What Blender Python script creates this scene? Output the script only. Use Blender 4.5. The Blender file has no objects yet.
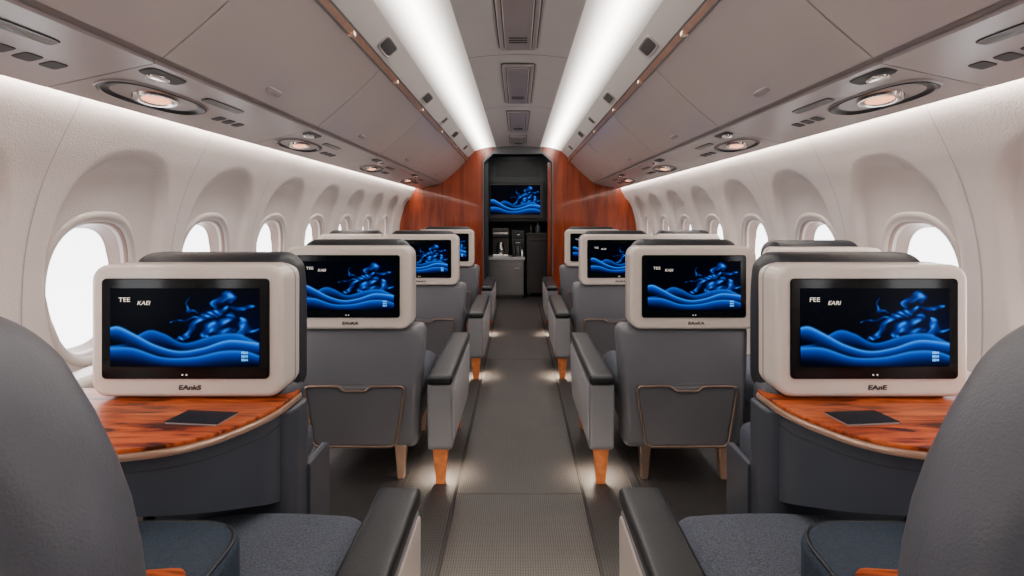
import bpy, bmesh, math
import numpy as np
from mathutils import Vector
scene = bpy.context.scene
COL = scene.collection

# ------------------------------------------------------------------ materials
def nmat(name, col, rough=0.5, metal=0.0, spec=0.5, coat=0.0, noise=None, bump=None, emis=None, estr=0.0):
    m = bpy.data.materials.new(name); m.use_nodes = True
    nt = m.node_tree; b = nt.nodes['Principled BSDF']
    b.inputs['Base Color'].default_value = (*col, 1)
    b.inputs['Roughness'].default_value = rough
    b.inputs['Metallic'].default_value = metal
    b.inputs['Specular IOR Level'].default_value = spec
    b.inputs['Coat Weight'].default_value = coat
    b.inputs['Coat Roughness'].default_value = .12
    tc = nt.nodes.new('ShaderNodeTexCoord')
    if noise:
        sc, amt = noise
        n = nt.nodes.new('ShaderNodeTexNoise'); n.inputs['Scale'].default_value = sc; n.inputs['Detail'].default_value = 4
        nt.links.new(tc.outputs['Object'], n.inputs['Vector'])
        r = nt.nodes.new('ShaderNodeValToRGB')
        r.color_ramp.elements[0].position = 0.3; r.color_ramp.elements[1].position = 0.7
        r.color_ramp.elements[0].color = (*[c*(1-amt) for c in col], 1)
        r.color_ramp.elements[1].color = (*[min(1, c*(1+amt)) for c in col], 1)
        nt.links.new(n.outputs['Fac'], r.inputs['Fac']); nt.links.new(r.outputs['Color'], b.inputs['Base Color'])
    if bump:
        sc, st = bump
        n = nt.nodes.new('ShaderNodeTexNoise'); n.inputs['Scale'].default_value = sc; n.inputs['Detail'].default_value = 3
        nt.links.new(tc.outputs['Object'], n.inputs['Vector'])
        bp = nt.nodes.new('ShaderNodeBump'); bp.inputs['Strength'].default_value = st; bp.inputs['Distance'].default_value = 0.003
        nt.links.new(n.outputs['Fac'], bp.inputs['Height']); nt.links.new(bp.outputs['Normal'], b.inputs['Normal'])
    if emis:
        b.inputs['Emission Color'].default_value = (*emis, 1)
        b.inputs['Emission Strength'].default_value = estr
    return m

M_wall = nmat('wall_textured_plastic', (.60,.53,.505), .6, bump=(150,.5), noise=(3,.03))
M_wseam = nmat('wall_joint', (.38,.335,.32), .6, noise=(20,.05))
M_bin = nmat('bin_plastic', (.34,.295,.285), .36, bump=(300,.1), noise=(2,.03))
M_bin2 = nmat('bin_door_plastic', (.47,.405,.385), .30, coat=.2, noise=(2,.03))
M_ceil = nmat('ceiling_plastic', (.52,.475,.45), .5, noise=(3,.03))
M_panel = nmat('service_panel_plastic', (.30,.255,.25), .3, noise=(4,.04))
M_seam = nmat('dark_seam', (.03,.027,.027), .6, noise=(20,.1))
M_cream = nmat('cream_shell', (.70,.61,.54), .32, coat=.3, noise=(5,.03))
M_grey = nmat('grey_shell', (.045,.051,.066), .40, noise=(6,.05), bump=(250,.08))
M_grey2 = nmat('light_grey_shell', (.125,.126,.142), .38, noise=(6,.04))
M_dark = nmat('charcoal_leather', (.009,.012,.017), .45, noise=(40,.2), bump=(200,.3))
M_pad = nmat('black_pad', (.005,.007,.008), .36, noise=(50,.2), bump=(300,.2))
M_fab = nmat('grey_fabric', (.075,.087,.115), .85, noise=(220,.5), bump=(260,1.0))
M_leather = nmat('grey_leather', (.080,.083,.099), .42, noise=(8,.05), bump=(260,.25))
M_bluefab = nmat('blue_grey_fabric', (.016,.030,.050), .8, noise=(220,.5), bump=(260,1.0))
M_copper = nmat('copper_wood', (.52,.15,.04), .35, noise=(30,.25))
M_bronze = nmat('bronze_trim', (.26,.18,.14), .3, metal=.7, noise=(20,.1))
M_brass = nmat('brass_trim', (.60,.38,.27), .28, metal=.6, noise=(20,.1))
M_chrome = nmat('chrome', (.75,.73,.72), .15, metal=1, noise=(10,.05))
M_black = nmat('black_glass', (.002,.003,.004), .10, spec=.2, noise=(10,.1))
M_bplast = nmat('black_plastic', (.012,.012,.014), .35, noise=(30,.1))
M_text = nmat('dark_lettering', (.03,.03,.035), .5, noise=(30,.1))
M_card = nmat('dark_card', (.007,.009,.012), .5, spec=.2, noise=(20,.2))
M_white = nmat('white_lettering', (.8,.78,.72), .5, noise=(30,.02), emis=(1,.90,.78), estr=.45)
M_bluet = nmat('blue_lettering', (.1,.4,.9), .5, noise=(30,.02), emis=(.1,.45,1), estr=1.0)
M_cove = nmat('cove_light_diffuser', (1,1,1), .5, noise=(10,.01), emis=(1,.91,.82), estr=46)
M_lamp = nmat('lamp_lens', (1,.5,.35), .3, noise=(10,.01), emis=(1,.36,.17), estr=2.4)
M_lampw = nmat('white_lamp_lens', (1,1,1), .3, noise=(10,.01), emis=(1,.9,.8), estr=5)
M_sky = nmat('daylit_window_pane', (.9,.95,1), .2, noise=(2,.01), emis=(.95,.97,1), estr=6)
M_track = nmat('seat_track_metal', (.06,.06,.065), .4, metal=.5, noise=(30,.1))
M_galley = nmat('galley_dark_laminate', (.014,.020,.025), .35, noise=(5,.15))
M_galley2 = nmat('galley_grey_laminate', (.13,.135,.14), .3, metal=.5, noise=(5,.1))
M_gpan = nmat('galley_blue_grey_panel', (.045,.062,.075), .35, noise=(5,.1))
M_brown = nmat('dark_brown_laminate', (.014,.009,.008), .4, noise=(8,.2))
M_lgrey=nmat('console_panel_grey',(.36,.355,.37),.38,noise=(6,.04))
M_armg=nmat('console_body_grey',(.19,.19,.205),.38,noise=(6,.04))
M_pocket=nmat('pocket_grey',(.092,.090,.098),.40,noise=(6,.04))

def strip_mat():
    m = bpy.data.materials.new('ceiling_light_diffuser'); m.use_nodes=True; nt=m.node_tree; b=nt.nodes['Principled BSDF']
    b.inputs['Base Color'].default_value=(.52,.475,.45,1)
    a=nt.nodes.new('ShaderNodeVertexColor'); a.layer_name='Glow'
    nt.links.new(a.outputs['Color'], b.inputs['Emission Color']); b.inputs['Emission Strength'].default_value=12.5
    return m
M_strip=strip_mat()

def wood(name, scale, cols, dist=2.2, rough=.3, coat=.25, nsc=2.5, spec=.35):
    m = bpy.data.materials.new(name); m.use_nodes = True; nt = m.node_tree; b = nt.nodes['Principled BSDF']
    tc = nt.nodes.new('ShaderNodeTexCoord'); mp = nt.nodes.new('ShaderNodeMapping'); mp.inputs['Scale'].default_value = scale
    nt.links.new(tc.outputs['Object'], mp.inputs['Vector'])
    n = nt.nodes.new('ShaderNodeTexNoise'); n.inputs['Scale'].default_value = nsc; n.inputs['Detail'].default_value = 8; n.inputs['Distortion'].default_value = dist
    nt.links.new(mp.outputs[0], n.inputs['Vector'])
    r = nt.nodes.new('ShaderNodeValToRGB'); e = r.color_ramp.elements
    e[0].position = .36; e[0].color = (*cols[0],1); e[1].position = .66; e[1].color = (*cols[2],1)
    x = e.new(.48); x.color = (*cols[1],1)
    nt.links.new(n.outputs['Fac'], r.inputs['Fac']); nt.links.new(r.outputs['Color'], b.inputs['Base Color'])
    b.inputs['Roughness'].default_value = rough; b.inputs['Coat Weight'].default_value = coat; b.inputs['Specular IOR Level'].default_value=spec
    return m
M_wood = wood('mahogany_table_veneer',(2.0,13,5),((.05,.010,.003),(.34,.055,.010),(.56,.120,.024)),1.3,.35,.0,spec=.18)
M_woodw = wood('mahogany_wall_veneer',(5,1,.5),((.13,.018,.005),(.20,.030,.008),(.27,.044,.012)),.8,.2,.7)

def weave(name, c1, c2, scale, rough=.9):
    m = bpy.data.materials.new(name); m.use_nodes = True; nt = m.node_tree; b = nt.nodes['Principled BSDF']
    tc = nt.nodes.new('ShaderNodeTexCoord')
    mp = nt.nodes.new('ShaderNodeMapping'); mp.inputs['Rotation'].default_value = (0,0,math.radians(45)); mp.inputs['Scale'].default_value = (scale,scale,scale)
    nt.links.new(tc.outputs['Object'], mp.inputs['Vector'])
    ck = nt.nodes.new('ShaderNodeTexChecker'); ck.inputs['Scale'].default_value = 1
    ck.inputs['Color1'].default_value = (*c1,1); ck.inputs['Color2'].default_value = (*c2,1)
    nt.links.new(mp.outputs[0], ck.inputs['Vector'])
    n = nt.nodes.new('ShaderNodeTexNoise'); n.inputs['Scale'].default_value = 5; n.inputs['Detail'].default_value = 7
    nt.links.new(tc.outputs['Object'], n.inputs['Vector'])
    mx = nt.nodes.new('ShaderNodeMix'); mx.data_type='RGBA'; mx.blend_type='MULTIPLY'; mx.inputs['Factor'].default_value=.5
    nt.links.new(ck.outputs['Color'], mx.inputs[6]); nt.links.new(n.outputs['Fac'], mx.inputs[7])
    nt.links.new(mx.outputs[2], b.inputs['Base Color'])
    bp = nt.nodes.new('ShaderNodeBump'); bp.inputs['Strength'].default_value=.5; bp.inputs['Distance'].default_value=.003
    nt.links.new(ck.outputs['Fac'], bp.inputs['Height']); nt.links.new(bp.outputs['Normal'], b.inputs['Normal'])
    b.inputs['Roughness'].default_value = rough
    return m
M_runner = weave('runner_weave', (.105,.090,.080), (.016,.015,.015), 165, .5)
M_carpet = weave('carpet_weave', (.065,.060,.058), (.014,.013,.014), 130, .5)

def disp_mat():
    m = bpy.data.materials.new('display_picture'); m.use_nodes=True; nt=m.node_tree; b=nt.nodes['Principled BSDF']
    a = nt.nodes.new('ShaderNodeVertexColor'); a.layer_name='Picture'
    b.inputs['Base Color'].default_value=(0,0,0,1); b.inputs['Roughness'].default_value=.25; b.inputs['Specular IOR Level'].default_value=.03
    nt.links.new(a.outputs['Color'], b.inputs['Emission Color']); b.inputs['Emission Strength'].default_value=1.0
    return m
M_disp = disp_mat()

# ------------------------------------------------------------------ mesh helpers
def link(o, parent=None):
    COL.objects.link(o)
    if parent: o.parent = parent
    return o
def finish(me, mat, ang=35):
    me.materials.append(mat)
    for p in me.polygons: p.use_smooth = True
    try: me.set_sharp_from_angle(angle=math.radians(ang))
    except Exception: pass
def mk(name, verts, faces, mat, parent=None, ang=35, fixn=True):
    me = bpy.data.meshes.new(name); me.from_pydata([tuple(v) for v in verts], [], faces)
    if fixn:
        bm = bmesh.new(); bm.from_mesh(me); bmesh.ops.remove_doubles(bm, verts=bm.verts, dist=1e-6)
        bmesh.ops.recalc_face_normals(bm, faces=bm.faces); bm.to_mesh(me); bm.free()
    finish(me, mat, ang)
    return link(bpy.data.objects.new(name, me), parent)
def empty(name, loc, label, cat, group=None):
    e = bpy.data.objects.new(name, None); e.empty_display_size=.1; e.location=loc; COL.objects.link(e)
    e['label']=label; e['category']=cat
    if group: e['group']=group
    return e

def rbox(name, size, c, r, mat, parent=None, deform=None, n=4, mid=6):
    h = [s/2 for s in size]; r = min(r, *[x*.999 for x in h])
    def axis(hh):
        inner = hh-r
        ends = [r*math.tan(math.radians(45)*i/n) for i in range(n+1)]
        L = [-(inner+e) for e in reversed(ends)]
        if inner>1e-4:
            L += [-inner+2*inner*i/mid for i in range(1,mid)]
            L += [inner+e for e in ends]
        else: L += [inner+e for e in ends[1:]]
        return L
    A=[axis(x) for x in h]
    V=[];F=[]
    for ax in range(3):
        a,b=[(1,2),(2,0),(0,1)][ax]
        for sg in (-1,1):
            base=len(V); na,nb=len(A[a]),len(A[b])
            for i in range(na):
                for j in range(nb):
                    p=[0,0,0]; p[ax]=sg*h[ax]; p[a]=A[a][i]; p[b]=A[b][j]
                    q=[max(-(h[k]-r),min(h[k]-r,p[k])) for k in range(3)]
                    d=Vector([p[k]-q[k] for k in range(3)])
                    if d.length>1e-9: d.normalize()
                    V.append(Vector(q)+d*r)
            for i in range(na-1):
                for j in range(nb-1):
                    f=[base+i*nb+j,base+(i+1)*nb+j,base+(i+1)*nb+j+1,base+i*nb+j+1]
                    F.append(f if sg>0 else f[::-1])
    if deform: V=[Vector(deform(v.x,v.y,v.z)) for v in V]
    V=[(v.x+c[0],v.y+c[1],v.z+c[2]) for v in V]
    me=bpy.data.meshes.new(name); me.from_pydata(V,[],F)
    bm=bmesh.new(); bm.from_mesh(me); bmesh.ops.remove_doubles(bm,verts=bm.verts,dist=1e-5); bmesh.ops.recalc_face_normals(bm,faces=bm.faces); bm.to_mesh(me); bm.free()
    finish(me,mat,60)
    return link(bpy.data.objects.new(name,me),parent)

def rrect(w,h,r,cx=0,cy=0,n=6):
    P=[]
    for (sx,sy,a0) in ((1,1,0),(-1,1,90),(-1,-1,180),(1,-1,270)):
        for i in range(n+1):
            a=math.radians(a0+90*i/n); P.append((cx+sx*(w/2-r)+r*math.cos(a), cy+sy*(h/2-r)+r*math.sin(a)))
    return P
def roundpoly(pts, r, n=5):
    out=[]; N=len(pts)
    for i in range(N):
        p=Vector(pts[i]); a=Vector(pts[i-1])-p; b=Vector(pts[(i+1)%N])-p
        rr=r[i] if isinstance(r,(list,tuple)) else r
        d=min(rr,a.length*.45,b.length*.45)
        p0=p+a.normalized()*d; p1=p+b.normalized()*d
        for k in range(n+1):
            t=k/n; q=(1-t)**2*p0+2*t*(1-t)*p+t*t*p1; out.append((q.x,q.y))
    return out
def prism(name, pts, t0, t1, plane, mat, parent=None, bev=0.0, seg=3, ang=35):
    bm=bmesh.new()
    def co(a,b,t): return {'xz':(a,t,b),'xy':(a,b,t),'yz':(t,a,b)}[plane]
    v0=[bm.verts.new(co(a,b,t0)) for a,b in pts]; v1=[bm.verts.new(co(a,b,t1)) for a,b in pts]
    N=len(pts); f0=bm.faces.new(v0); f1=bm.faces.new(v1[::-1])
    for i in range(N): bm.faces.new((v0[i],v1[i],v1[(i+1)%N],v0[(i+1)%N]))
    bmesh.ops.recalc_face_normals(bm,faces=bm.faces)
    if bev>0:
        es=list(f0.edges)+list(f1.edges)
        bmesh.ops.bevel(bm,geom=es,offset=bev,segments=seg,profile=.5,affect='EDGES',clamp_overlap=True)
    me=bpy.data.meshes.new(name); bm.to_mesh(me); bm.free(); finish(me,mat,ang)
    o=link(bpy.data.objects.new(name,me),parent)
    if bev>0:
        w=o.modifiers.new('wn','WEIGHTED_NORMAL'); w.keep_sharp=True
    return o
def box(name, x0,x1,y0,y1,z0,z1, mat, parent=None, bev=.0):
    return prism(name,[(x0,y0),(x1,y0),(x1,y1),(x0,y1)],z0,z1,'xy',mat,parent,bev,2)

def loft(name, C,e1,e2,nr,a,b,rings,mat,parent=None,ex=2.0,cap=True,N=40):
    C,e1,e2,nr=map(Vector,(C,e1,e2,nr)); V=[];F=[]
    for (s,off) in rings:
        for i in range(N):
            t=2*math.pi*i/N; c,sn=math.cos(t),math.sin(t)
            x=math.copysign(abs(c)**(2/ex),c)*a*s; y=math.copysign(abs(sn)**(2/ex),sn)*b*s
            V.append(C+e1*x+e2*y+nr*off)
    for k in range(len(rings)-1):
        for i in range(N):
            j=(i+1)%N; F.append((k*N+i,k*N+j,(k+1)*N+j,(k+1)*N+i))
    if cap: F.append([ (len(rings)-1)*N+i for i in range(N)])
    return mk(name,V,F,mat,parent,50)

def curve_mesh(name, paths, rad, mat, parent=None, cyclic=True, res=3):
    cu=bpy.data.curves.new(name,'CURVE'); cu.dimensions='3D'; cu.bevel_depth=rad; cu.bevel_resolution=res
    for pts in paths:
        sp=cu.splines.new('POLY'); sp.points.add(len(pts)-1)
        for i,p in enumerate(pts): sp.points[i].co=(*p,1)
        sp.use_cyclic_u=cyclic
    t=bpy.data.objects.new('tmp',cu); COL.objects.link(t); bpy.context.view_layer.update()
    me=bpy.data.meshes.new_from_object(t.evaluated_get(bpy.context.evaluated_depsgraph_get()))
    bpy.data.objects.remove(t); me.name=name; me.materials.clear(); finish(me,mat,60)
    return link(bpy.data.objects.new(name,me),parent)
def text_mesh(name, s, size, x, y, z, mat, parent, align='CENTER', shear=0.0, off=0.0, wide=1.0):
    cu=bpy.data.curves.new(name,'FONT'); cu.body=s; cu.size=size; cu.align_x=align; cu.align_y='CENTER'; cu.extrude=.0005; cu.shear=shear; cu.offset=off
    t=bpy.data.objects.new('tmp',cu); COL.objects.link(t); bpy.context.view_layer.update()
    me=bpy.data.meshes.new_from_object(t.evaluated_get(bpy.context.evaluated_depsgraph_get()))
    bpy.data.objects.remove(t); me.name=name
    for v in me.vertices:
        a,b,c=v.co; v.co=(x+a*wide, y-c, z+b)
    me.materials.clear(); me.materials.append(mat)
    return link(bpy.data.objects.new(name,me),parent)
def copy_tree(o, loc=None, parent=None):
    n=o.copy(); COL.objects.link(n)
    if parent: n.parent=parent
    if loc is not None: n.location=loc
    for ch in list(o.children): copy_tree(ch,None,n)
    return n

# ------------------------------------------------------------------ display picture
NU,NV=240,126
def picture():
    u,v=np.meshgrid(np.linspace(0,1,NU),np.linspace(0,1,NV))
    I=np.zeros((NV,NU)); H=np.zeros((NV,NU))
    def curve(pts,n=20):
        P=[]
        for i in range(len(pts)-1):
            p0=np.array(pts[max(i-1,0)]);p1=np.array(pts[i]);p2=np.array(pts[i+1]);p3=np.array(pts[min(i+2,len(pts)-1)])
            for t in np.linspace(0,1,n,endpoint=False):
                P.append(.5*((2*p1)+(-p0+p2)*t+(2*p0-5*p1+4*p2-p3)*t*t+(-p0+3*p1-3*p2+p3)*t**3))
        P.append(np.array(pts[-1])); return np.array(P)
    def ribbon(top,bot,amp,hi,base=.03):
        nonlocal I,H
        T=curve(top);B=curve(bot)
        t=np.interp(u[0],T[:,0],T[:,1],left=-9,right=-9); b=np.interp(u[0],B[:,0],B[:,1],left=9,right=9)
        d1=t[None,:]-v; d2=v-b[None,:]
        m=1/(1+np.exp(-np.clip(d1/.004,-40,40)))*1/(1+np.exp(-np.clip(d2/.020,-40,40)))
        wdt=np.maximum(t-b,.01)[None,:]; s=np.clip(d1/wdt,0,1)
        I=I*(1-m)+m*(amp*(1-s)**1.9+base)
        H=H*(1-m)+m*hi*np.exp(-(s/.13)**1.5)
    I+=.06*np.clip((u-.35)*2,0,1)*np.exp(-((v-.5)/.35)**2)
    uu=u+.016*np.sin(v*19+u*7)+.008*np.sin(v*47+1); vv=v+.024*np.sin(u*23+v*5)+.010*np.sin(u*53)
    det=.26+.74*(np.abs(np.sin(uu*34+vv*19+1.5*np.sin(vv*19)))**2)*(.5+.5*np.abs(np.sin(vv*33-uu*25+2*np.sin(uu*15))))
    S=[([(.44,.34),(.54,.48),(.62,.62),(.72,.72),(.80,.76)],.042,1.0),
      ([(.70,.78),(.74,.88),(.80,.88),(.83,.80)],.048,1.0),
      ([(.58,.28),(.66,.44),(.74,.58),(.82,.66)],.062,1.0),
      ([(.72,.24),(.82,.32),(.90,.44),(.86,.60)],.060,1.0),
      ([(.66,.52),(.74,.46),(.84,.48)],.050,.8),
      ([(.82,.74),(.90,.72),(.97,.80)],.024,.9),
      ([(.88,.46),(.94,.42),(.99,.50)],.028,.8),
      ([(.58,.66),(.50,.74),(.54,.86)],.012,.7),
      ([(.60,.60),(.50,.62),(.42,.56)],.012,.7)]
    for pts,w,a in S:
        P=curve(pts,14); D=np.full((NV,NU),9.)
        for k,p in enumerate(P):
            ww=.35+.65*math.sin(math.pi*min(1,(k+1)/len(P)))
            D=np.minimum(D,np.hypot((uu-p[0])*1.9,(vv-p[1]))/ww)
        m=np.exp(-(D/w)**4); I=I*(1-m)+m*np.maximum(I,a*det); H=np.maximum(H,m*a*np.clip((det-.60)*2.4,0,1)*.75)
        I+=.06*np.exp(-D/(w*1.3))*a
    ribbon([(0,.26),(.10,.30),(.25,.46),(.36,.42),(.50,.30),(.70,.40),(.85,.42),(1,.30)],[(0,.05),(.3,.22),(.6,.14),(1,.05)],.80,.35)
    ribbon([(0,.50),(.06,.51),(.16,.42),(.30,.28),(.46,.20),(.62,.24),(.80,.34),(1,.30)],[(0,.32),(.12,.24),(.3,.12),(.5,.06),(.8,.14),(1,.10)],1.15,1.0)
    ribbon([(0,.24),(.15,.24),(.35,.12),(.55,.12),(.75,.20),(.9,.20),(1,.14)],[(0,.04),(.3,-.02),(.6,-.05),(1,-.0)],.95,.55)
    img=np.zeros((NV,NU,3))
    img[...,0]=.0002+.07*H**2.6
    img[...,1]=.0010+.085*I**1.6+.36*H**1.3
    img[...,2]=.004+.80*I**1.5+.55*H
    return np.clip(img,0,1.5)
PIC=picture()
me_cache={}
def display(name,w,h,y,zc,parent):
    key=(w,h,y,zc)
    if key not in me_cache:
        V=[((i/(NU-1)-.5)*w,y,zc+(j/(NV-1)-.5)*h) for j in range(NV) for i in range(NU)]
        F=[(j*NU+i,j*NU+i+1,(j+1)*NU+i+1,(j+1)*NU+i) for j in range(NV-1) for i in range(NU-1)]
        me=bpy.data.meshes.new(name); me.from_pydata(V,[],F)
        ca=me.color_attributes.new('Picture','FLOAT_COLOR','POINT')
        buf=np.ones((NV*NU,4),dtype=np.float32); buf[:,:3]=PIC.reshape(-1,3); ca.data.foreach_set('color',buf.ravel())
        me.materials.append(M_disp); me_cache[key]=me
    return link(bpy.data.objects.new(name,me_cache[key]),parent)

# ------------------------------------------------------------------ shell
YB,YE=-2.5,8.3
prof=[(0,1.46),(.3,1.55),(.6,1.60),(.9,1.61),(1.1,1.595),(1.3,1.545),(1.45,1.48),(1.56,1.425),(1.64,1.40)]
pz=[p[0] for p in prof]; px=[p[1] for p in prof]
def xw(z):
    for i in range(len(pz)-1):
        if z<=pz[i+1]+1e-9: break
    x1=px[i];x2=px[i+1];x3=px[min(i+2,len(px)-1)];x0=px[max(i-1,0)]
    z0,z1,z2,z3=pz[max(i-1,0)],pz[i],pz[i+1],pz[min(i+2,len(pz)-1)]
    h=z2-z1; t=(z-z1)/h
    m1=(x2-x0)/(z2-z0); m2=(x3-x1)/(z3-z1)
    return (2*t**3-3*t**2+1)*x1+(t**3-2*t**2+t)*h*m1+(-2*t**3+3*t**2)*x2+(t**3-t**2)*h*m2
PH={-1:(2.31,.83),1:(2.45,.84)}
WZ=.925; WA,WB=.232,.262
def srho(dy,dz,a,b,e=2.6): return (abs(dy/a)**e+abs(dz/b)**e)**(1/e)
def wx(y,z,sg):
    W0,WP=PH[sg]
    x=xw(z)
    k=round((y-W0-.05)/WP); yc=W0+WP*k
    rho=srho(y-yc-.05,z-1.05,.33,.40,2.5)
    t=max(0,min(1,(1.0-rho)/.11)); t=t*t*(3-2*t)
    return x+.032*t
def build_wall(sg,name):
    W0,WP=PH[sg]
    ys=np.arange(YB,YE+1e-6,.0155); zs=np.linspace(0,1.64,104)
    V=[(sg*wx(y,z,sg),y,z) for y in ys for z in zs]
    F=[];n=len(zs)
    for j in range(len(ys)-1):
        yc=(ys[j]+ys[j+1])/2; k=round((yc-W0)/WP); wy=W0+WP*k
        for i in range(n-1):
            zc=(zs[i]+zs[i+1])/2
            if wy<7.95 and srho(yc-wy,zc-WZ,WA,WB)<1.03: continue
            f=(j*n+i,(j+1)*n+i,(j+1)*n+i+1,j*n+i+1)
            F.append(f if sg<0 else f[::-1])
    o=mk(name,V,F,M_wall,None,180,fixn=False); o['kind']='structure'
build_wall(-1,'wall_left'); build_wall(1,'wall_right')
M_reveal=nmat('window_reveal_plastic',(.50,.44,.415),.4,noise=(5,.03))
M_revin=nmat('window_inner_frame',(.24,.165,.14),.4,noise=(5,.05))
wn=0; tn=0
def ringmesh(name,sg,wy,rings,mat,parent=None):
    N=56;V=[];F=[]
    for (s,off) in rings:
        for i in range(N):
            t=2*math.pi*i/N;c,sn=math.cos(t),math.sin(t)
            dy=math.copysign(abs(c)**(2/2.6),c)*WA*s; dz=math.copysign(abs(sn)**(2/2.6),sn)*WB*s
            V.append((sg*(wx(wy+dy,WZ+dz,sg)+off),wy+dy,WZ+dz))
    for k in range(len(rings)-1):
        for i in range(N):
            j=(i+1)%N; F.append((k*N+i,k*N+j,(k+1)*N+j,(k+1)*N+i))
    return mk(name,V,F,mat,parent,60)
for sg in (-1,1):
    W0,WP=PH[sg]
    for k in range(-5,8):
        wy=W0+WP*k
        ym=wy+.05+WP/2
        if -2.2<ym<8.1:
            tn+=1; V=[];F=[];zz=np.linspace(.02,1.60,40)
            for z in zz:
                V+=[(sg*(wx(ym,z,sg)-.0012),ym-.0025,z),(sg*(wx(ym,z,sg)-.0012),ym+.0025,z)]
            F=[(2*i,2*i+1,2*i+3,2*i+2) for i in range(len(zz)-1)]
            mk('trim_%d'%tn,V,F,M_wseam)['kind']='structure'
        if wy<-2.2 or wy>7.95: continue
        wn+=1
        o=ringmesh('window_%d'%wn,sg,wy,[(1.12,.001),(1.10,-.007),(1.03,-.009),(.98,-.002),(.94,.015),(.92,.03)],M_reveal); o['kind']='structure'
        ringmesh('window_frame',sg,wy,[(.965,.004),(.945,.008),(.925,.030),(.885,.072),(.87,.08)],M_revin,o)
        loft('window_pane',(sg*(1.61+.032+.072),wy,WZ),(0,1,0),(0,0,1),(-sg,0,0),WA,WB,[(.92,0)],M_sky,o,2.6)

box('floor',-1.75,1.75,YB,10.6,-.06,0,M_carpet)['kind']='structure'
ru=empty('aisle_runner',(0,0,0),'long woven dark grey-brown carpet runner down the cabin aisle','carpet')
yy=[-2.4,2.58,5.0,8.2]
for a,b in zip(yy[:-1],yy[1:]):
    box('runner_section',-.262,.274,a+.004,b-.004,0.0,.007,M_runner,ru,.003)
M_edge=nmat('runner_binding',(.014,.013,.013),.8,noise=(60,.2))
for x in (-.269,.281):
    box('runner_binding',x-.007,x+.007,-2.4,8.2,0,.009,M_edge,ru,.002)
for y in yy[1:3]: box('runner_joint',-.262,.274,y-.004,y+.004,0,.004,M_edge,ru)
for x in (-1.05,-.52,.52,1.05):
    tn+=1; o=box('trim_%d'%tn,x-.02,x+.02,YB,YE,0,.006,M_track,None,.002); o['kind']='structure'

def extr(name,pts,y0,y1,mat,parent=None,closed=False,ang=30,ny=1):
    V=[];F=[];n=len(pts)
    for k in range(ny+1):
        y=y0+(y1-y0)*k/ny
        V+=[(x,y,z) for x,z in pts]
    for k in range(ny):
        for i in range(n if closed else n-1):
            j=(i+1)%n; F.append((k*n+i,k*n+j,(k+1)*n+j,(k+1)*n+i))
    if closed:
        F.append(list(range(n))); F.append([ny*n+i for i in range(n)][::-1])
    return mk(name,V,F,mat,parent,ang)
cen=[(-.30+.60*i/12, 2.148+.022*(1-((i-6)/6)**2)) for i in range(13)]
cp=cen+[(.32,2.21),(-.32,2.21)]
o=extr('ceiling',cp,YB,YE,M_ceil,None,True); o['kind']='structure'
def glow_strip(sg,h,parent):
    n=41; V=[];F=[];C=[]
    for k in range(2):
        for i in range(n):
            t=i/(n-1); x=.296+(.612-.296)*t; z=2.151-.062*t**1.8+.010*math.sin(math.pi*t)
            V.append((sg*x,(-h,h)[k],z))
            d=(t-.54)/(.21 if t<.54 else .19)
            g=math.exp(-abs(d)**1.6)+.015*(1-t)  # soft glow fading to ceiling colour at the edges, painted into the emission
            C.append((g,g*.92,g*.84,1))
    for i in range(n-1): F.append((i,i+1,n+i+1,n+i))
    me=bpy.data.meshes.new('light_diffuser'); me.from_pydata(V,[],F)
    ca=me.color_attributes.new('Glow','FLOAT_COLOR','POINT'); ca.data.foreach_set('color',np.array(C,dtype=np.float32).ravel())
    me.materials.append(M_strip)
    for p in me.polygons: p.use_smooth=True
    return link(bpy.data.objects.new('light_diffuser',me),parent)
for sg in (-1,1):
    tn+=1
    pts=[(sg*.60,2.092),(sg*.70,1.998),(sg*.74,2.02),(sg*.62,2.14)]
    o=extr('trim_%d'%tn,pts,YB,YE,M_ceil,None,True); o['kind']='structure'
    ys=[-2.5,-.9,.7,2.3,3.9,5.5,7.1,8.28]
    for a,b in zip(ys[:-1],ys[1:]):
        h=(b-a)/2
        st=empty('ceiling_light_strip',(0,(a+b)/2,0),'bright white recessed light strip running along the ceiling','light','ceiling light strips')
        glow_strip(sg,h,st)
        extr('light_housing',[(sg*.30,2.18),(sg*.48,2.19),(sg*.62,2.15)],-h,h,M_ceil,st,False)
        cv=empty('wall_cove_light',(0,(a+b)/2,0),'white cove light glowing between side wall and overhead bins','light','wall cove lights')
        extr('light_diffuser',[(sg*1.376,1.592),(sg*1.405,1.612)],-h,h,M_cove,cv,False)
        extr('light_housing',[(sg*1.365,1.60),(sg*1.41,1.635)],-h,h,M_ceil,cv,False)
for y in (1.2,2.35,3.6,5.3,7.0):
    tn+=1; o=extr('trim_%d'%tn,[(x,z-.001) for x,z in cen],y-.004,y+.004,M_seam); o['kind']='structure'
for (a,b) in ((2.45,3.45),(3.8,5.1),(5.5,6.8),(7.15,8.0)):
    hp=empty('ceiling_hatch',(0,(a+b)/2,2.166),'rectangular access panel in the grey ceiling','panel','ceiling hatches')
    h=(b-a)/2
    prism('hatch_seam',rrect(.220,2*h+.01,.022),-.004,.0,'xy',M_seam,hp)
    prism('hatch_frame',rrect(.206,2*h,.02),-.016,.0,'xy',M_bin,hp,.004)
    prism('hatch_recess',rrect(.160,2*h-.09,.017),-.0165,-.008,'xy',M_seam,hp)
    prism('hatch_door',rrect(.148,2*h-.1,.015),-.024,-.008,'xy',M_panel,hp,.005)
    for k in range(3):
        prism('hatch_slot',rrect(.10,.016,.005,0,h*.45+k*.04),-.0265,-.02,'xy',M_seam,hp)

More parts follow.
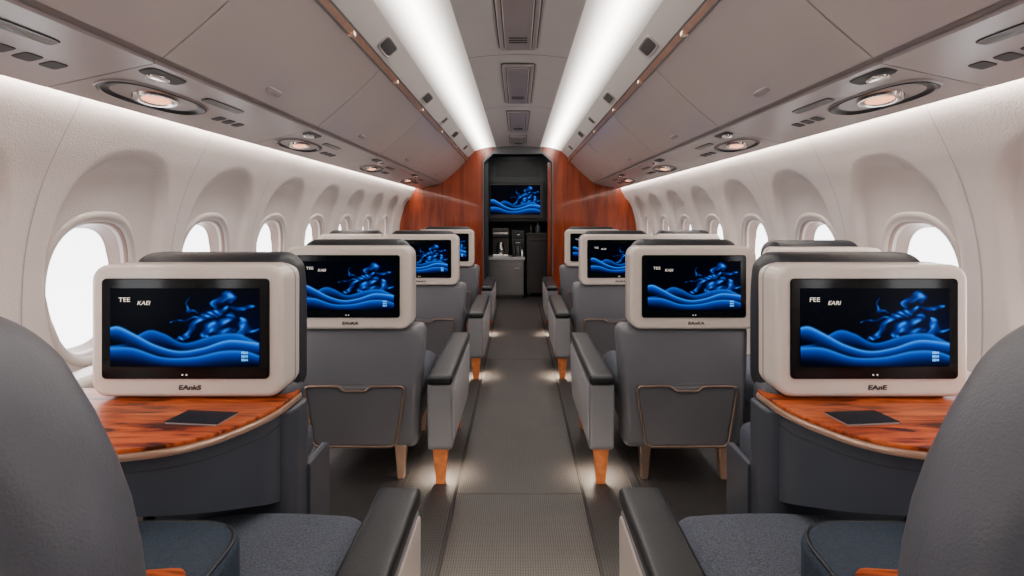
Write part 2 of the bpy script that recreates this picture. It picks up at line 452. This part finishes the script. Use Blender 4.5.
# bins
A_=Vector((1.375,1.575)); B_=Vector((1.06,1.645))
doorc=[]
for i in range(11):
    t=i/10; x=1.035+(.715-1.035)*t; z=1.662+(1.955-1.662)*t
    b=.007*math.sin(math.pi*t); doorc.append((x-b*.68,z-b*.73))
BY=[-2.5,-1.0,.4,1.75,3.1,4.5,6.2,8.28]
PL={1.75:2.07,3.1:3.42,4.5:5.1,6.2:6.8}
d_=(B_-A_).normalized()
def P(sg,t,off):
    n=Vector((-abs(d_.y),-abs(d_.x))); q=A_+(B_-A_)*t+n*off; return (sg*q.x,q.y)
for sg in (-1,1):
    e2=Vector((sg*d_.x,0,d_.y)); nr=Vector((-sg*.2167,0,-.976)); e1=Vector((0,1,0))
    for a,b in zip(BY[:-1],BY[1:]):
        h=(b-a)/2; yc=(a+b)/2
        bn=empty('overhead_bin',(sg*1.1,yc,1.6),'closed grey plastic overhead luggage bin above the seats','luggage bin','overhead luggage bins')
        def L(p): return (p[0]-sg*1.1,p[1]-1.6)
        body=[L((sg*1.36,1.60)),L((sg*1.06,1.662))]+[L((sg*(x+.012),z+.010)) for x,z in doorc]+[L((sg*.755,2.02)),L((sg*.80,2.10)),L((sg*1.36,2.10))]
        extr('bin_body',body,-h,h,M_bin,bn,True)
        door=[L((sg*x,z)) for x,z in doorc]+[L((sg*(x+.009),z+.008)) for x,z in reversed(doorc)]
        extr('bin_door',door,-h+.004,h-.004,M_bin2,bn,True)
        c=Vector((sg*doorc[1][0],0,doorc[1][1]))-Vector((sg*1.1,0,1.6))
        t=Vector((sg*(doorc[3][0]-doorc[0][0]),0,doorc[3][1]-doorc[0][1])).normalized(); n=Vector((-sg*abs(t.z),0,-abs(t.x)))
        loft('bin_latch',c+t*.02,e1,t,n,.07,.014,[(1,0),(1,.004),(.8,.007)],M_panel,bn,4)
        sp=empty('service_panel',(sg*1.2,yc,1.6),'grey service panel with oval reading light and vents under the bins','service panel','service panels')
        o0=Vector((sg*1.2,yc,1.6))
        def Q(t,off,y=0):
            x,z=P(sg,t,off); return Vector((x,y+yc,z))-o0
        pp=[Q(0,0),Q(1,0),Q(1,-.014),Q(0,-.014)]
        extr('panel_body',[(q.x,q.z) for q in pp],-h+.003,h-.003,M_panel,sp,True)
        ly=(PL[a]-yc) if a in PL else 0
        rl=loft('reading_light',Q(.42,0,ly),e1,e2,nr,.27,.068,[(1.04,0),(1.02,.006),(.97,.008),(.93,.002),(.6,-.004)],M_bplast,sp,2.6)
        loft('light_rim',Q(.42,0,ly),e1,e2,nr,.27,.068,[(1.07,0),(1.06,.005),(1.035,.006)],M_bin,rl,2.6,cap=False)
        loft('light_bezel',Q(.42,.001,ly-.01),e1,e2,nr,.115,.048,[(1,0),(.97,.010),(.85,.012),(.55,.004)],M_chrome,rl,2,cap=False)
        loft('lamp_lens',Q(.42,.002,ly-.01),e1,e2,nr,.078,.032,[(1,.003),(.8,.008),(.4,.011)],M_lamp,rl,2)
        vy=ly+.42 if ly+.7<h else ly+.36
        for k in range(3):
            loft('vent_slot',Q(.42,.0005,vy+k*.085),e1,e2,nr,.030,.022,[(1,0),(.95,.002)],M_seam,sp,6)
        loft('info_sign',Q(.74,.0005,ly+.26),e1,e2,nr,.15,.018,[(1,0),(.97,.003)],M_bplast,sp,6)
        loft('air_grille',Q(.86,.0005,max(ly-.42,-h+.12)),e1,e2,nr,.10,.026,[(1,0),(.96,.003)],M_seam,sp,5)
        loft('small_spotlight',Q(.80,.0005,ly-.20),e1,e2,nr,.055,.024,[(1,0),(.95,.006),(.7,.008)],M_chrome,sp,2)
    rl=empty('bin_rail',(sg*.70,0,1.985),'slim brass-toned rail along the top edge of the bins','rail')
    extr('rail_bar',[(-sg*.022,-.014),(-sg*.004,-.032),(sg*.004,-.026),(sg*.004,-.008),(-sg*.010,.002)],YB,YE-.02,M_brass,rl,True)
    extr('rail_lip',[(-sg*.027,-.006),(-sg*.023,-.012),(-sg*.010,.004),(-sg*.014,.010)],YB,YE-.02,M_bplast,rl,True)
    for k,y in enumerate((1.95,2.5,3.4,4.3,5.4,6.6)):
        box('rail_clip',-.020 if sg>0 else -.008,.008 if sg>0 else .020,y-.018,y+.018,-.034,-.010,M_brass,rl,.003)
    d=Vector((sg*(.70-.60),0,1.998-2.092)).normalized(); n=Vector((-sg*abs(d.z),0,-abs(d.x)))
    for y,a in ((2.05,.15),(3.0,.12),(4.3,.12),(5.3,.06),(6.2,.12),(7.4,.08)):
        c=Vector((sg*.650,y,2.045))
        v=empty('ceiling_vent',c,'recessed grey air vent in the sloped ceiling panel','vent','ceiling vents')
        loft('vent_frame',(0,0,0),e1,d,n,a,.038,[(1.08,0),(1.05,.004),(.95,.005),(.9,.001)],M_bin,v,5)
        loft('vent_core',(0,0,0),e1,d,n,a,.034,[(.88,.0015),(.8,.002)],M_seam,v,5)

box('wall_back',-1.75,1.75,YB-.06,YB,0,2.25,M_wall)['kind']='structure'
for sg,nm in ((-1,'wall_front'),(1,'wall_front.001')):
    pts=[(sg*.485,0),(sg*1.75,0),(sg*1.75,2.25),(sg*.30,2.25),(sg*.34,2.08),(sg*.485,1.95)]
    o=prism(nm,pts,YE,YE+.07,'xz',M_woodw); o['kind']='structure'
pts=[(-.34,2.08),(-.30,2.25),(.30,2.25),(.34,2.08),(.2,2.06),(-.2,2.06)]
M_gtrim=nmat('doorway_trim_grey',(.085,.087,.095),.35,noise=(10,.05))
o=prism('wall_header',pts,YE,YE+.07,'xz',M_gtrim); o['kind']='structure'
for sg in (-1,1):
    tn+=1
    V=[(sg*.485,0),(sg*.470,0),(sg*.470,1.94),(sg*.338,2.062),(sg*.20,2.058),(-sg*.0,2.058),(-sg*.0,2.075),(sg*.345,2.09),(sg*.485,1.965)]
    o=prism('trim_%d'%tn,V,YE-.02,YE+.09,'xz',M_gtrim); o['kind']='structure'
    tn+=1
    o=box('trim_%d'%tn,min(sg*.415,sg*.465),max(sg*.415,sg*.465),YE+.10,YE+.13,0,1.95,M_woodw if sg>0 else M_galley); o['kind']='structure'
gy=10.5
o=box('wall_galley',-1.5,1.5,gy,gy+.06,0,2.3,M_galley); o['kind']='structure'
for sg,nm in ((-1,'wall_galley_left'),(1,'wall_galley_right')):
    o=box(nm,min(sg*.62,sg*.68),max(sg*.62,sg*.68),YE+.07,gy,0,2.3,M_galley); o['kind']='structure'
o=box('ceiling_galley',-.68,.68,YE+.07,gy,2.16,2.2,M_ceil); o['kind']='structure'
gl=empty('galley_ceiling_light',(0,8.6,2.15),'small white ceiling light in the galley','light')
loft('light_bezel',(0,0,0),(1,0,0),(0,1,0),(0,0,-1),.2,.08,[(1.1,0),(1.08,.012),(1,.014)],M_gtrim,gl,4)
loft('lamp_lens',(0,0,-.015),(1,0,0),(0,1,0),(0,0,-1),.2,.08,[(.95,0),(.9,.003)],M_lampw,gl,4)

YM=8.95; k=YM/600
mc=Vector(((515.5-518)*k,YM,1.2+(216-200.5)*k))
mo=empty('wall_monitor',mc,'flat black monitor with blue artwork hung in the galley doorway','monitor')
prism('monitor_body',rrect(.84,.54,.02),0,.05,'xz',M_bplast,mo,.006)
display('monitor_display',.74,.44,-.002,.01,mo)
box('wall_bracket',-.08,.08,.05,.12,-.1,.1,M_bplast,mo)
pp=empty('galley_partition',(0,9.07,0),'dark blue-grey arched partition panel behind the monitor','partition')
prism('partition_panel',[(-.58,1.12),(.60,1.12),(.60,1.95),(.42,2.10),(-.40,2.10),(-.58,1.95)],0,.05,'xz',M_gpan,pp,.004)
prism('partition_recess',[(-.34,1.80),(.34,1.80),(.30,2.0),(.2,2.04),(-.2,2.04),(-.30,2.0)],-.012,0,'xz',M_galley,pp,.003)
for x in (-.56,.58): box('partition_post',x-.02,x+.02,0,.05,0,1.12,M_galley,pp)
gc=empty('galley_cabinet',(-.20,8.75,0),'grey metallic galley cabinet with worktop and door','cabinet')
box('cabinet_body',-.24,.28,0,.5,.04,.56,M_galley2,gc,.01)
box('cabinet_worktop',-.25,.30,-.02,.5,.56,.60,M_lgrey,gc,.006)
box('cabinet_plinth',-.23,.27,.02,.5,0,.04,M_bplast,gc)
d=box('cabinet_door',-.22,.26,-.012,0,.07,.50,M_galley2,gc,.004)
box('door_handle',.16,.22,-.03,-.012,.43,.445,M_chrome,d,.004)
tr=empty('galley_trolley',(.27,8.9,0),'dark brown galley service trolley standing in the doorway','trolley')
box('trolley_body',-.14,.20,0,.6,.05,.92,M_brown,tr,.012)
box('trolley_top',-.145,.21,-.01,.61,.92,.95,M_bplast,tr,.006)
box('trolley_handle',-.10,.16,-.03,-.01,.84,.86,M_bplast,tr,.004)
box('trolley_door',-.12,.18,-.012,0,.10,.80,M_bplast,tr,.004)
for x in (-.11,.16):
    loft('trolley_wheel',(x,.06,.028),(0,1,0),(0,0,1),(1,0,0),.028,.028,[(.2,-.012),(1,-.012),(1,.012),(.2,.012)],M_bplast,tr)
cm=empty('coffee_maker',(-.26,8.95,.60),'dark galley coffee maker with chrome trim on the counter','coffee maker')
box('machine_body',-.12,.12,.08,.26,0,.42,M_bplast,cm,.015)
box('machine_head',-.12,.12,-.06,.10,.28,.42,M_bplast,cm,.015)
box('machine_trim',-.11,.11,-.066,-.06,.33,.36,M_chrome,cm)
box('drip_tray',-.11,.11,-.08,.10,0,.03,M_chrome,cm,.006)
loft('coffee_pot',(0,.0,.03),(1,0,0),(0,1,0),(0,0,1),.06,.06,[(.8,0),(1,.03),(1,.1),(.7,.16),(.72,.18)],M_chrome,cm)
sc=empty('drawer_rack',(.00,9.13,.60),'dark metal rack with small chrome drawers on the counter','rack')
box('rack_body',-.09,.09,0,.10,0,.38,M_gpan,sc,.006)
for i in range(3):
    box('rack_drawer',-.08,.08,-.012,0,.02+i*.12,.12+i*.12,M_bplast,sc,.004)
    box('drawer_handle',-.03,.03,-.02,-.012,.07+i*.12,.08+i*.12,M_chrome,sc)
def bottle(x,y,z,r,h,mat,name,label,cat):
    b=empty(name,(x,y,z),label,cat)
    loft('bottle_body',(0,0,0),(1,0,0),(0,1,0),(0,0,1),r,r,[(.95,0),(1,.01),(1,h*.6),(.35,h*.78),(.32,h*.95)],mat,b,2,True,20)
    loft('bottle_cap',(0,0,h*.95),(1,0,0),(0,1,0),(0,0,1),r,r,[(.36,0),(.36,h*.07),(.2,h*.075)],M_bplast,b,2,True,16)
bottle(-.06,8.84,.60,.028,.20,M_brown,'drinks_bottle','dark brown bottle on the galley counter','bottle')
bottle(.00,8.92,.60,.028,.17,M_galley2,'drinks_bottle','grey bottle on the galley counter','bottle')
bottle(.20,9.10,.95,.035,.12,M_brown,'drinks_bottle','small dark bottle on the service trolley','bottle')
bottle(.30,9.05,.95,.04,.15,M_gpan,'drinks_bottle','blue-grey bottle on the service trolley','bottle')
cn=empty('metal_canister',(.06,8.82,.60),'small silver canister on the galley counter','canister')
loft('canister_body',(0,0,0),(1,0,0),(0,1,0),(0,0,1),.025,.025,[(1,0),(1,.10),(.9,.11)],M_chrome,cn)
loft('canister_lid',(0,0,.11),(1,0,0),(0,1,0),(0,0,1),.025,.025,[(.95,0),(.95,.02),(.3,.03),(.3,.04)],M_bplast,cn)

# ------------------------------------------------------------------ seats
def screen_unit(root,s,w=.545,words=('TEE','KAEI'),brand='EANKS',hw=.515,hy=.175,ho=0):
    hz=.878
    hs=prism('screen_housing',rrect(w,.371,.046,0,hz,8),0,.14,'xz',M_cream,root,.015,4,60)
    prism('housing_seam',rrect(w+.002,.373,.047,0,hz,8),.092,.098,'xz',M_panel,hs)
    prism('screen_bezel',rrect(.466,.280,.012,0,hz+.008,4),-.007,.004,'xz',M_black,root,.003,2)
    display('screen_display',.414,.218,-.0085,hz+.012,root)
    text_mesh('display_lettering',words[0],.017,-.183,-.0095,hz+.012+.077,M_white,root,'LEFT',0,0,1.2)
    text_mesh('display_lettering',words[1],.016,-.132,-.0095,hz+.012+.068,M_white,root,'LEFT',.2,0,1.1)
    for i in range(3):
        text_mesh('display_caption','EIEAI',.0085,.158,-.0095,hz+.012-.070-i*.010,M_bluet,root,'LEFT',0,.0003)
    text_mesh('control_icons','\u2022 \u2022',.018,0,-.0095,hz-.120,M_white,root)
    text_mesh('housing_lettering',brand,.018,.01,-.0015,hz-.157,M_text,root,'CENTER',.1,.0006,1.35)
    def dh(x,y,z):
        k=1-.05*max(0,(z/.20))**3
        return (x*k,y,z)
    rbox('headrest',(hw,.15,.43),(ho,hy,.875),.055,M_dark,root,dh)
    return hs

def leg_(root,x,y,mat,z1,w=.045):
    sh=[(x-w*.32,y-.02,0),(x+w*.32,y-.02,0),(x+w*.32,y+.02,0),(x-w*.32,y+.02,0),
        (x-w*.6,y-.028,z1),(x+w*.6,y-.028,z1),(x+w*.6,y+.028,z1),(x-w*.6,y+.028,z1)]
    F=[(0,1,2,3),(4,5,6,7),(0,1,5,4),(1,2,6,5),(2,3,7,6),(3,0,4,7)]
    o=mk('leg',sh,F,mat,root); b=o.modifiers.new('b','BEVEL'); b.width=.004; b.segments=2

def aisle_seat(s,arm=True,label='grey airline seat with cream screen housing on its back',cat='seat'):
    root=empty('airline_seat',(0,0,0),label,cat,'cabin seats')
    screen_unit(root,s,.565,brand='EAnKA')
    c=.036*s if arm else 0
    def ds(x,y,z):
        t=(z+.27)/.54
        return (x*(.90+.10*t),y-.02*math.sin(t*math.pi),z)
    rbox('backrest_shell',(.600 if arm else .54,.13,.56),(c,.10,.425),.040,M_grey2,root,ds)
    rbox('backrest_cushion',(.48,.12,.62),(c*.5,.25,.62),.05,M_fab,root)
    rbox('seat_cushion',(.50,.60,.15),(c,.56,.335),.05,M_fab,root,lambda x,y,z:(x,y,z+.012*math.cos(x*5)*(z>0)))
    rbox('seat_base',(.46,.56,.15),(c,.50,.215),.03,M_grey,root)
    wt,wb,z1,z0=.225,.18,.445,.178
    po=roundpoly([(c-wt,z1),(c-wb,z0),(c+wb,z0),(c+wt,z1)],.03)
    pk=prism('literature_pocket',po,-.022,.05,'xz',M_pocket,root,.012)
    out=roundpoly([(c-wt,z1),(c-wb,z0),(c+wb,z0),(c+wt,z1),(c+.07,z1),(c+.05,z1-.022),(c-.05,z1-.022),(c-.07,z1)],[.03,.03,.03,.03,.012,.012,.012,.012])
    curve_mesh('pocket_rim',[[(x,-.024,z) for x,z in out]],.006,M_bronze,pk)
    leg_(root,c-.17,.07,M_bronze,.17); leg_(root,c+.19,.07,M_brass,.17); leg_(root,c-.17,.68,M_bronze,.17); leg_(root,c+.19,.68,M_brass,.17)
    if arm:
        x0,x1=s*.360,s*.468; xm=(x0+x1)/2
        pr=roundpoly([(-.03,.16),(-.045,.46),(.93,.46),(.91,.30),(.80,.14)],[.03,.02,.02,.05,.06])
        prism('armrest_console',pr,min(x0,x1),max(x0,x1),'yz',M_armg,root,.012,3)
        rbox('armrest_pad',(.115,1.0,.045),(xm,.445,.478),.018,M_pad,root)
        prism('console_panel',roundpoly([(.0,.19),(-.01,.445),(.90,.445),(.88,.30),(.77,.17)],.03),min(x1,x1+s*.005),max(x1,x1+s*.005),'yz',M_lgrey,root,.002,2)
        leg_(root,xm,.02,M_copper,.17,.06); leg_(root,xm,.72,M_copper,.15,.06)
        loft('courtesy_lamp',(xm,.10,.158),(1,0,0),(0,1,0),(0,0,-1),.03,.03,[(1,0),(.95,.010),(.7,.012)],M_lampw,root)
        ld=bpy.data.lights.new('courtesy_light','SPOT'); ld.energy=26; ld.spot_size=math.radians(140); ld.spot_blend=.9; ld.color=(1,.80,.60); ld.shadow_soft_size=.03
        lo=bpy.data.objects.new('courtesy_light',ld); lo.location=(xm,.10,.143); link(lo,root)
    return root
left=aisle_seat(1); left.location=(-.760,2.68,0)
copy_tree(left,(-.722,4.40,0)); copy_tree(left,(-.725,6.0,0))
right=aisle_seat(-1); right.location=(.785,2.68,0)
copy_tree(right,(.74,4.40,0)); copy_tree(right,(.755,6.0,0))
ws=aisle_seat(1,False,'grey airline seat with dark headrest beside the window wall'); ws.location=(1.33,2.56,0); ws.scale=(.84,1,1)
copy_tree(ws,(1.28,4.49,0)); copy_tree(ws,(-1.26,4.49,0))

def suite(s,loc,brand,words):
    root=empty('airline_seat',loc,'grey airline seat suite with cream screen housing and wooden table','seat','cabin seats')
    screen_unit(root,s,.538,words=words,brand=brand,hw=.505,hy=.160,ho=s*.018)
    rbox('backrest_shell',(.54,.14,.70),(s*.006,.12,.37),.05,M_grey,root)
    rbox('backrest_cushion',(.46,.12,.62),(0,.23,.60),.05,M_fab,root)
    rbox('seat_cushion',(.40,.44,.14),(-.07*s,.48,.33),.05,M_fab,root)
    rbox('seat_base',(.40,.44,.26),(-.07*s,.46,.13),.03,M_grey,root)
    pod=[(s*.295,.14),(s*.295,-.005),(-s*.10,-.005),(-s*.10,.14)]
    prism('console_body',roundpoly(pod,[.02,.09,.04,.02],8),0,.655,'xy',M_grey,root,.012,3)
    box('side_panel',min(s*.28,s*.305),max(s*.28,s*.305),.12,.30,0,.46,M_grey,root,.012)
    box('inner_panel',min(-s*.42,-s*.05),max(-s*.42,-s*.05),.05,.10,0,.655,M_grey,root,.008)
    box('storage_slot',min(-s*.36,-s*.14),max(-s*.36,-s*.14),.042,.05,.50,.54,M_dark,root,.003)
    box('storage_pocket',min(-s*.36,-s*.14),max(-s*.36,-s*.14),.03,.05,.30,.47,M_panel,root,.006)
    tpc=[(s*.285,.12),(s*.285,-.09),(s*.19,-.315),(-s*.02,-.385),(-s*.47,-.385),(-s*.47,.12)]
    tp=roundpoly(tpc,[.02,.12,.14,.1,.02,.02],8)
    prism('table_edge',tp,.658,.676,'xy',M_brass,root,.006,2)
    prism('table_top',[(x*.985,y*.985+.001) for x,y in tp],.676,.686,'xy',M_wood,root,.003,2)
    cc=roundpoly([(s*.265,.0),(s*.265,-.09),(s*.175,-.285),(-s*.02,-.345),(-s*.06,-.33),(-s*.10,.0)],[.01,.12,.12,.03,.03,.01],8)
    o=prism('console_wing',cc,.40,.658,'xy',M_grey,root,.0,3)
    for v in o.data.vertices:
        if v.co.z<.5: v.co.z=.405+max(0,-v.co.y)*.36
    prism('wing_seam',[(x*1.003,y*1.003) for x,y in cc],.620,.623,'xy',M_seam,root)
    return root
suite(1,(-.926,1.675,0),'EAnkS',('TEE','KAEI'))
suite(-1,(.992,1.675,0),'EAnE',('FEE','EARI'))
def card(x,y,r_):
    r=empty('menu_card',(x,y,.686),'dark folded menu card lying on the wooden table','card','menu cards')
    box('card_cover',-.070,.070,-.045,.045,.004,.006,M_card,r,.001)
    box('card_pages',-.069,.069,-.044,.044,0,.004,M_panel,r)
    r.rotation_euler=(0,0,r_)
card(-.80,1.52,-.12); card(.87,1.52,.12)
for s,x in ((-1,-1.50),(1,1.53)):
    e=empty('window_ledge',(x,1.2,0),'cream plastic ledge beneath the cabin window','ledge','window ledges')
    rbox('ledge_body',(.13,2.2,.10),(0,0,.61),.03,M_cream,e)
    box('ledge_panel',-.03,.03,-1.05,1.05,.0,.58,M_grey2,e,.005)

def near_seat(s,loc):
    root=empty('airline_seat',loc,'smooth grey leather airline seat with dark armrests','seat','cabin seats')
    H=.84
    def db(x,y,z):
        t=(z+H/2)/H
        k=1.0-.13*t-.46*max(0,(t-.62)/.38)**2.0
        return (x*k,y+.10*(1-t)+.02*math.cos(x*4),z)
    rbox('backrest',(.56,.17,H),(-s*.044,-.05,.67),.08,M_leather,root,db,6,12)
    rbox('seat_cushion',(.50,.74,.15),(s*.035,.55,.315),.06,M_fab,root,lambda x,y,z:(x,y,z+.02*math.cos(x*5)*(z>0)),5,10)
    rbox('seat_base',(.46,.66,.22),(s*.03,.50,.14),.03,M_grey,root)
    x0,x1=s*.318,s*.425; xm=(x0+x1)/2
    pr=roundpoly([(.06,.12),(.0,.45),(.83,.45),(.85,.40),(.82,.02),(.1,.02)],[.03,.02,.02,.03,.05,.06])
    prism('armrest_console',pr,min(x0,x1),max(x0,x1),'yz',M_armg,root,.012,3)
    prism('console_panel',roundpoly([(.10,.08),(.06,.44),(.82,.44),(.80,.05)],.03),min(x1,x1+s*.006),max(x1,x1+s*.006),'yz',M_cream,root,.002,2)
    rbox('armrest_pad',(.112,.88,.045),(xm,.41,.472),.014,M_pad,root)
    # padded inner arm: flat-topped block with a rounded front corner on the aisle side
    ar=roundpoly([(-s*.20,.16),(-s*.20,.645),(s*.085,.645),(s*.105,.16)],[.03,.05,.13,.03],9)
    prism('inner_armrest',ar,.395,.512,'xy',M_bluefab,root,.028,5,60)
    sm=[(x*.93-s*.003,y*.96+.014) for x,y in ar]
    curve_mesh('armrest_piping',[[(x,y,.510) for x,y in sm]],.0045,M_dark,root)
    inl=roundpoly([(-s*.13,.17),(-s*.13,.425),(s*.035,.445),(s*.06,.40),(s*.065,.17)],.03)
    prism('armrest_inlay',inl,.508,.520,'xy',M_wood,root,.004,2)
    loft('courtesy_lamp',(x1+s*.006,.60,.12),(0,1,0),(0,0,1),(s,0,0),.05,.015,[(1,0),(.95,.004),(.7,.005)],M_lampw,root,4)
    ld=bpy.data.lights.new('courtesy_light','SPOT'); ld.energy=22; ld.spot_size=math.radians(150); ld.spot_blend=.9; ld.color=(1,.86,.70); ld.shadow_soft_size=.03
    lo=bpy.data.objects.new('courtesy_light',ld); lo.location=(x1+s*.02,.95,.20); lo.rotation_euler=(math.radians(35),s*math.radians(5),0); link(lo,root)
    return root
near_seat(1,(-.68,.72,0))
near_seat(-1,(.69,.72,0))

w=bpy.data.worlds.new('world'); scene.world=w; w.use_nodes=True
w.node_tree.nodes['Background'].inputs[0].default_value=(.9,.95,1,1); w.node_tree.nodes['Background'].inputs[1].default_value=.3
cam=bpy.data.cameras.new('camera'); cam.sensor_width=36; cam.lens=600/1024*36
cam.shift_y=-72/1024; cam.shift_x=-6/1024; cam.clip_start=.05
co=bpy.data.objects.new('camera',cam); co.location=(0,0,1.2); co.rotation_euler=(math.radians(90),0,0)
COL.objects.link(co); scene.camera=co
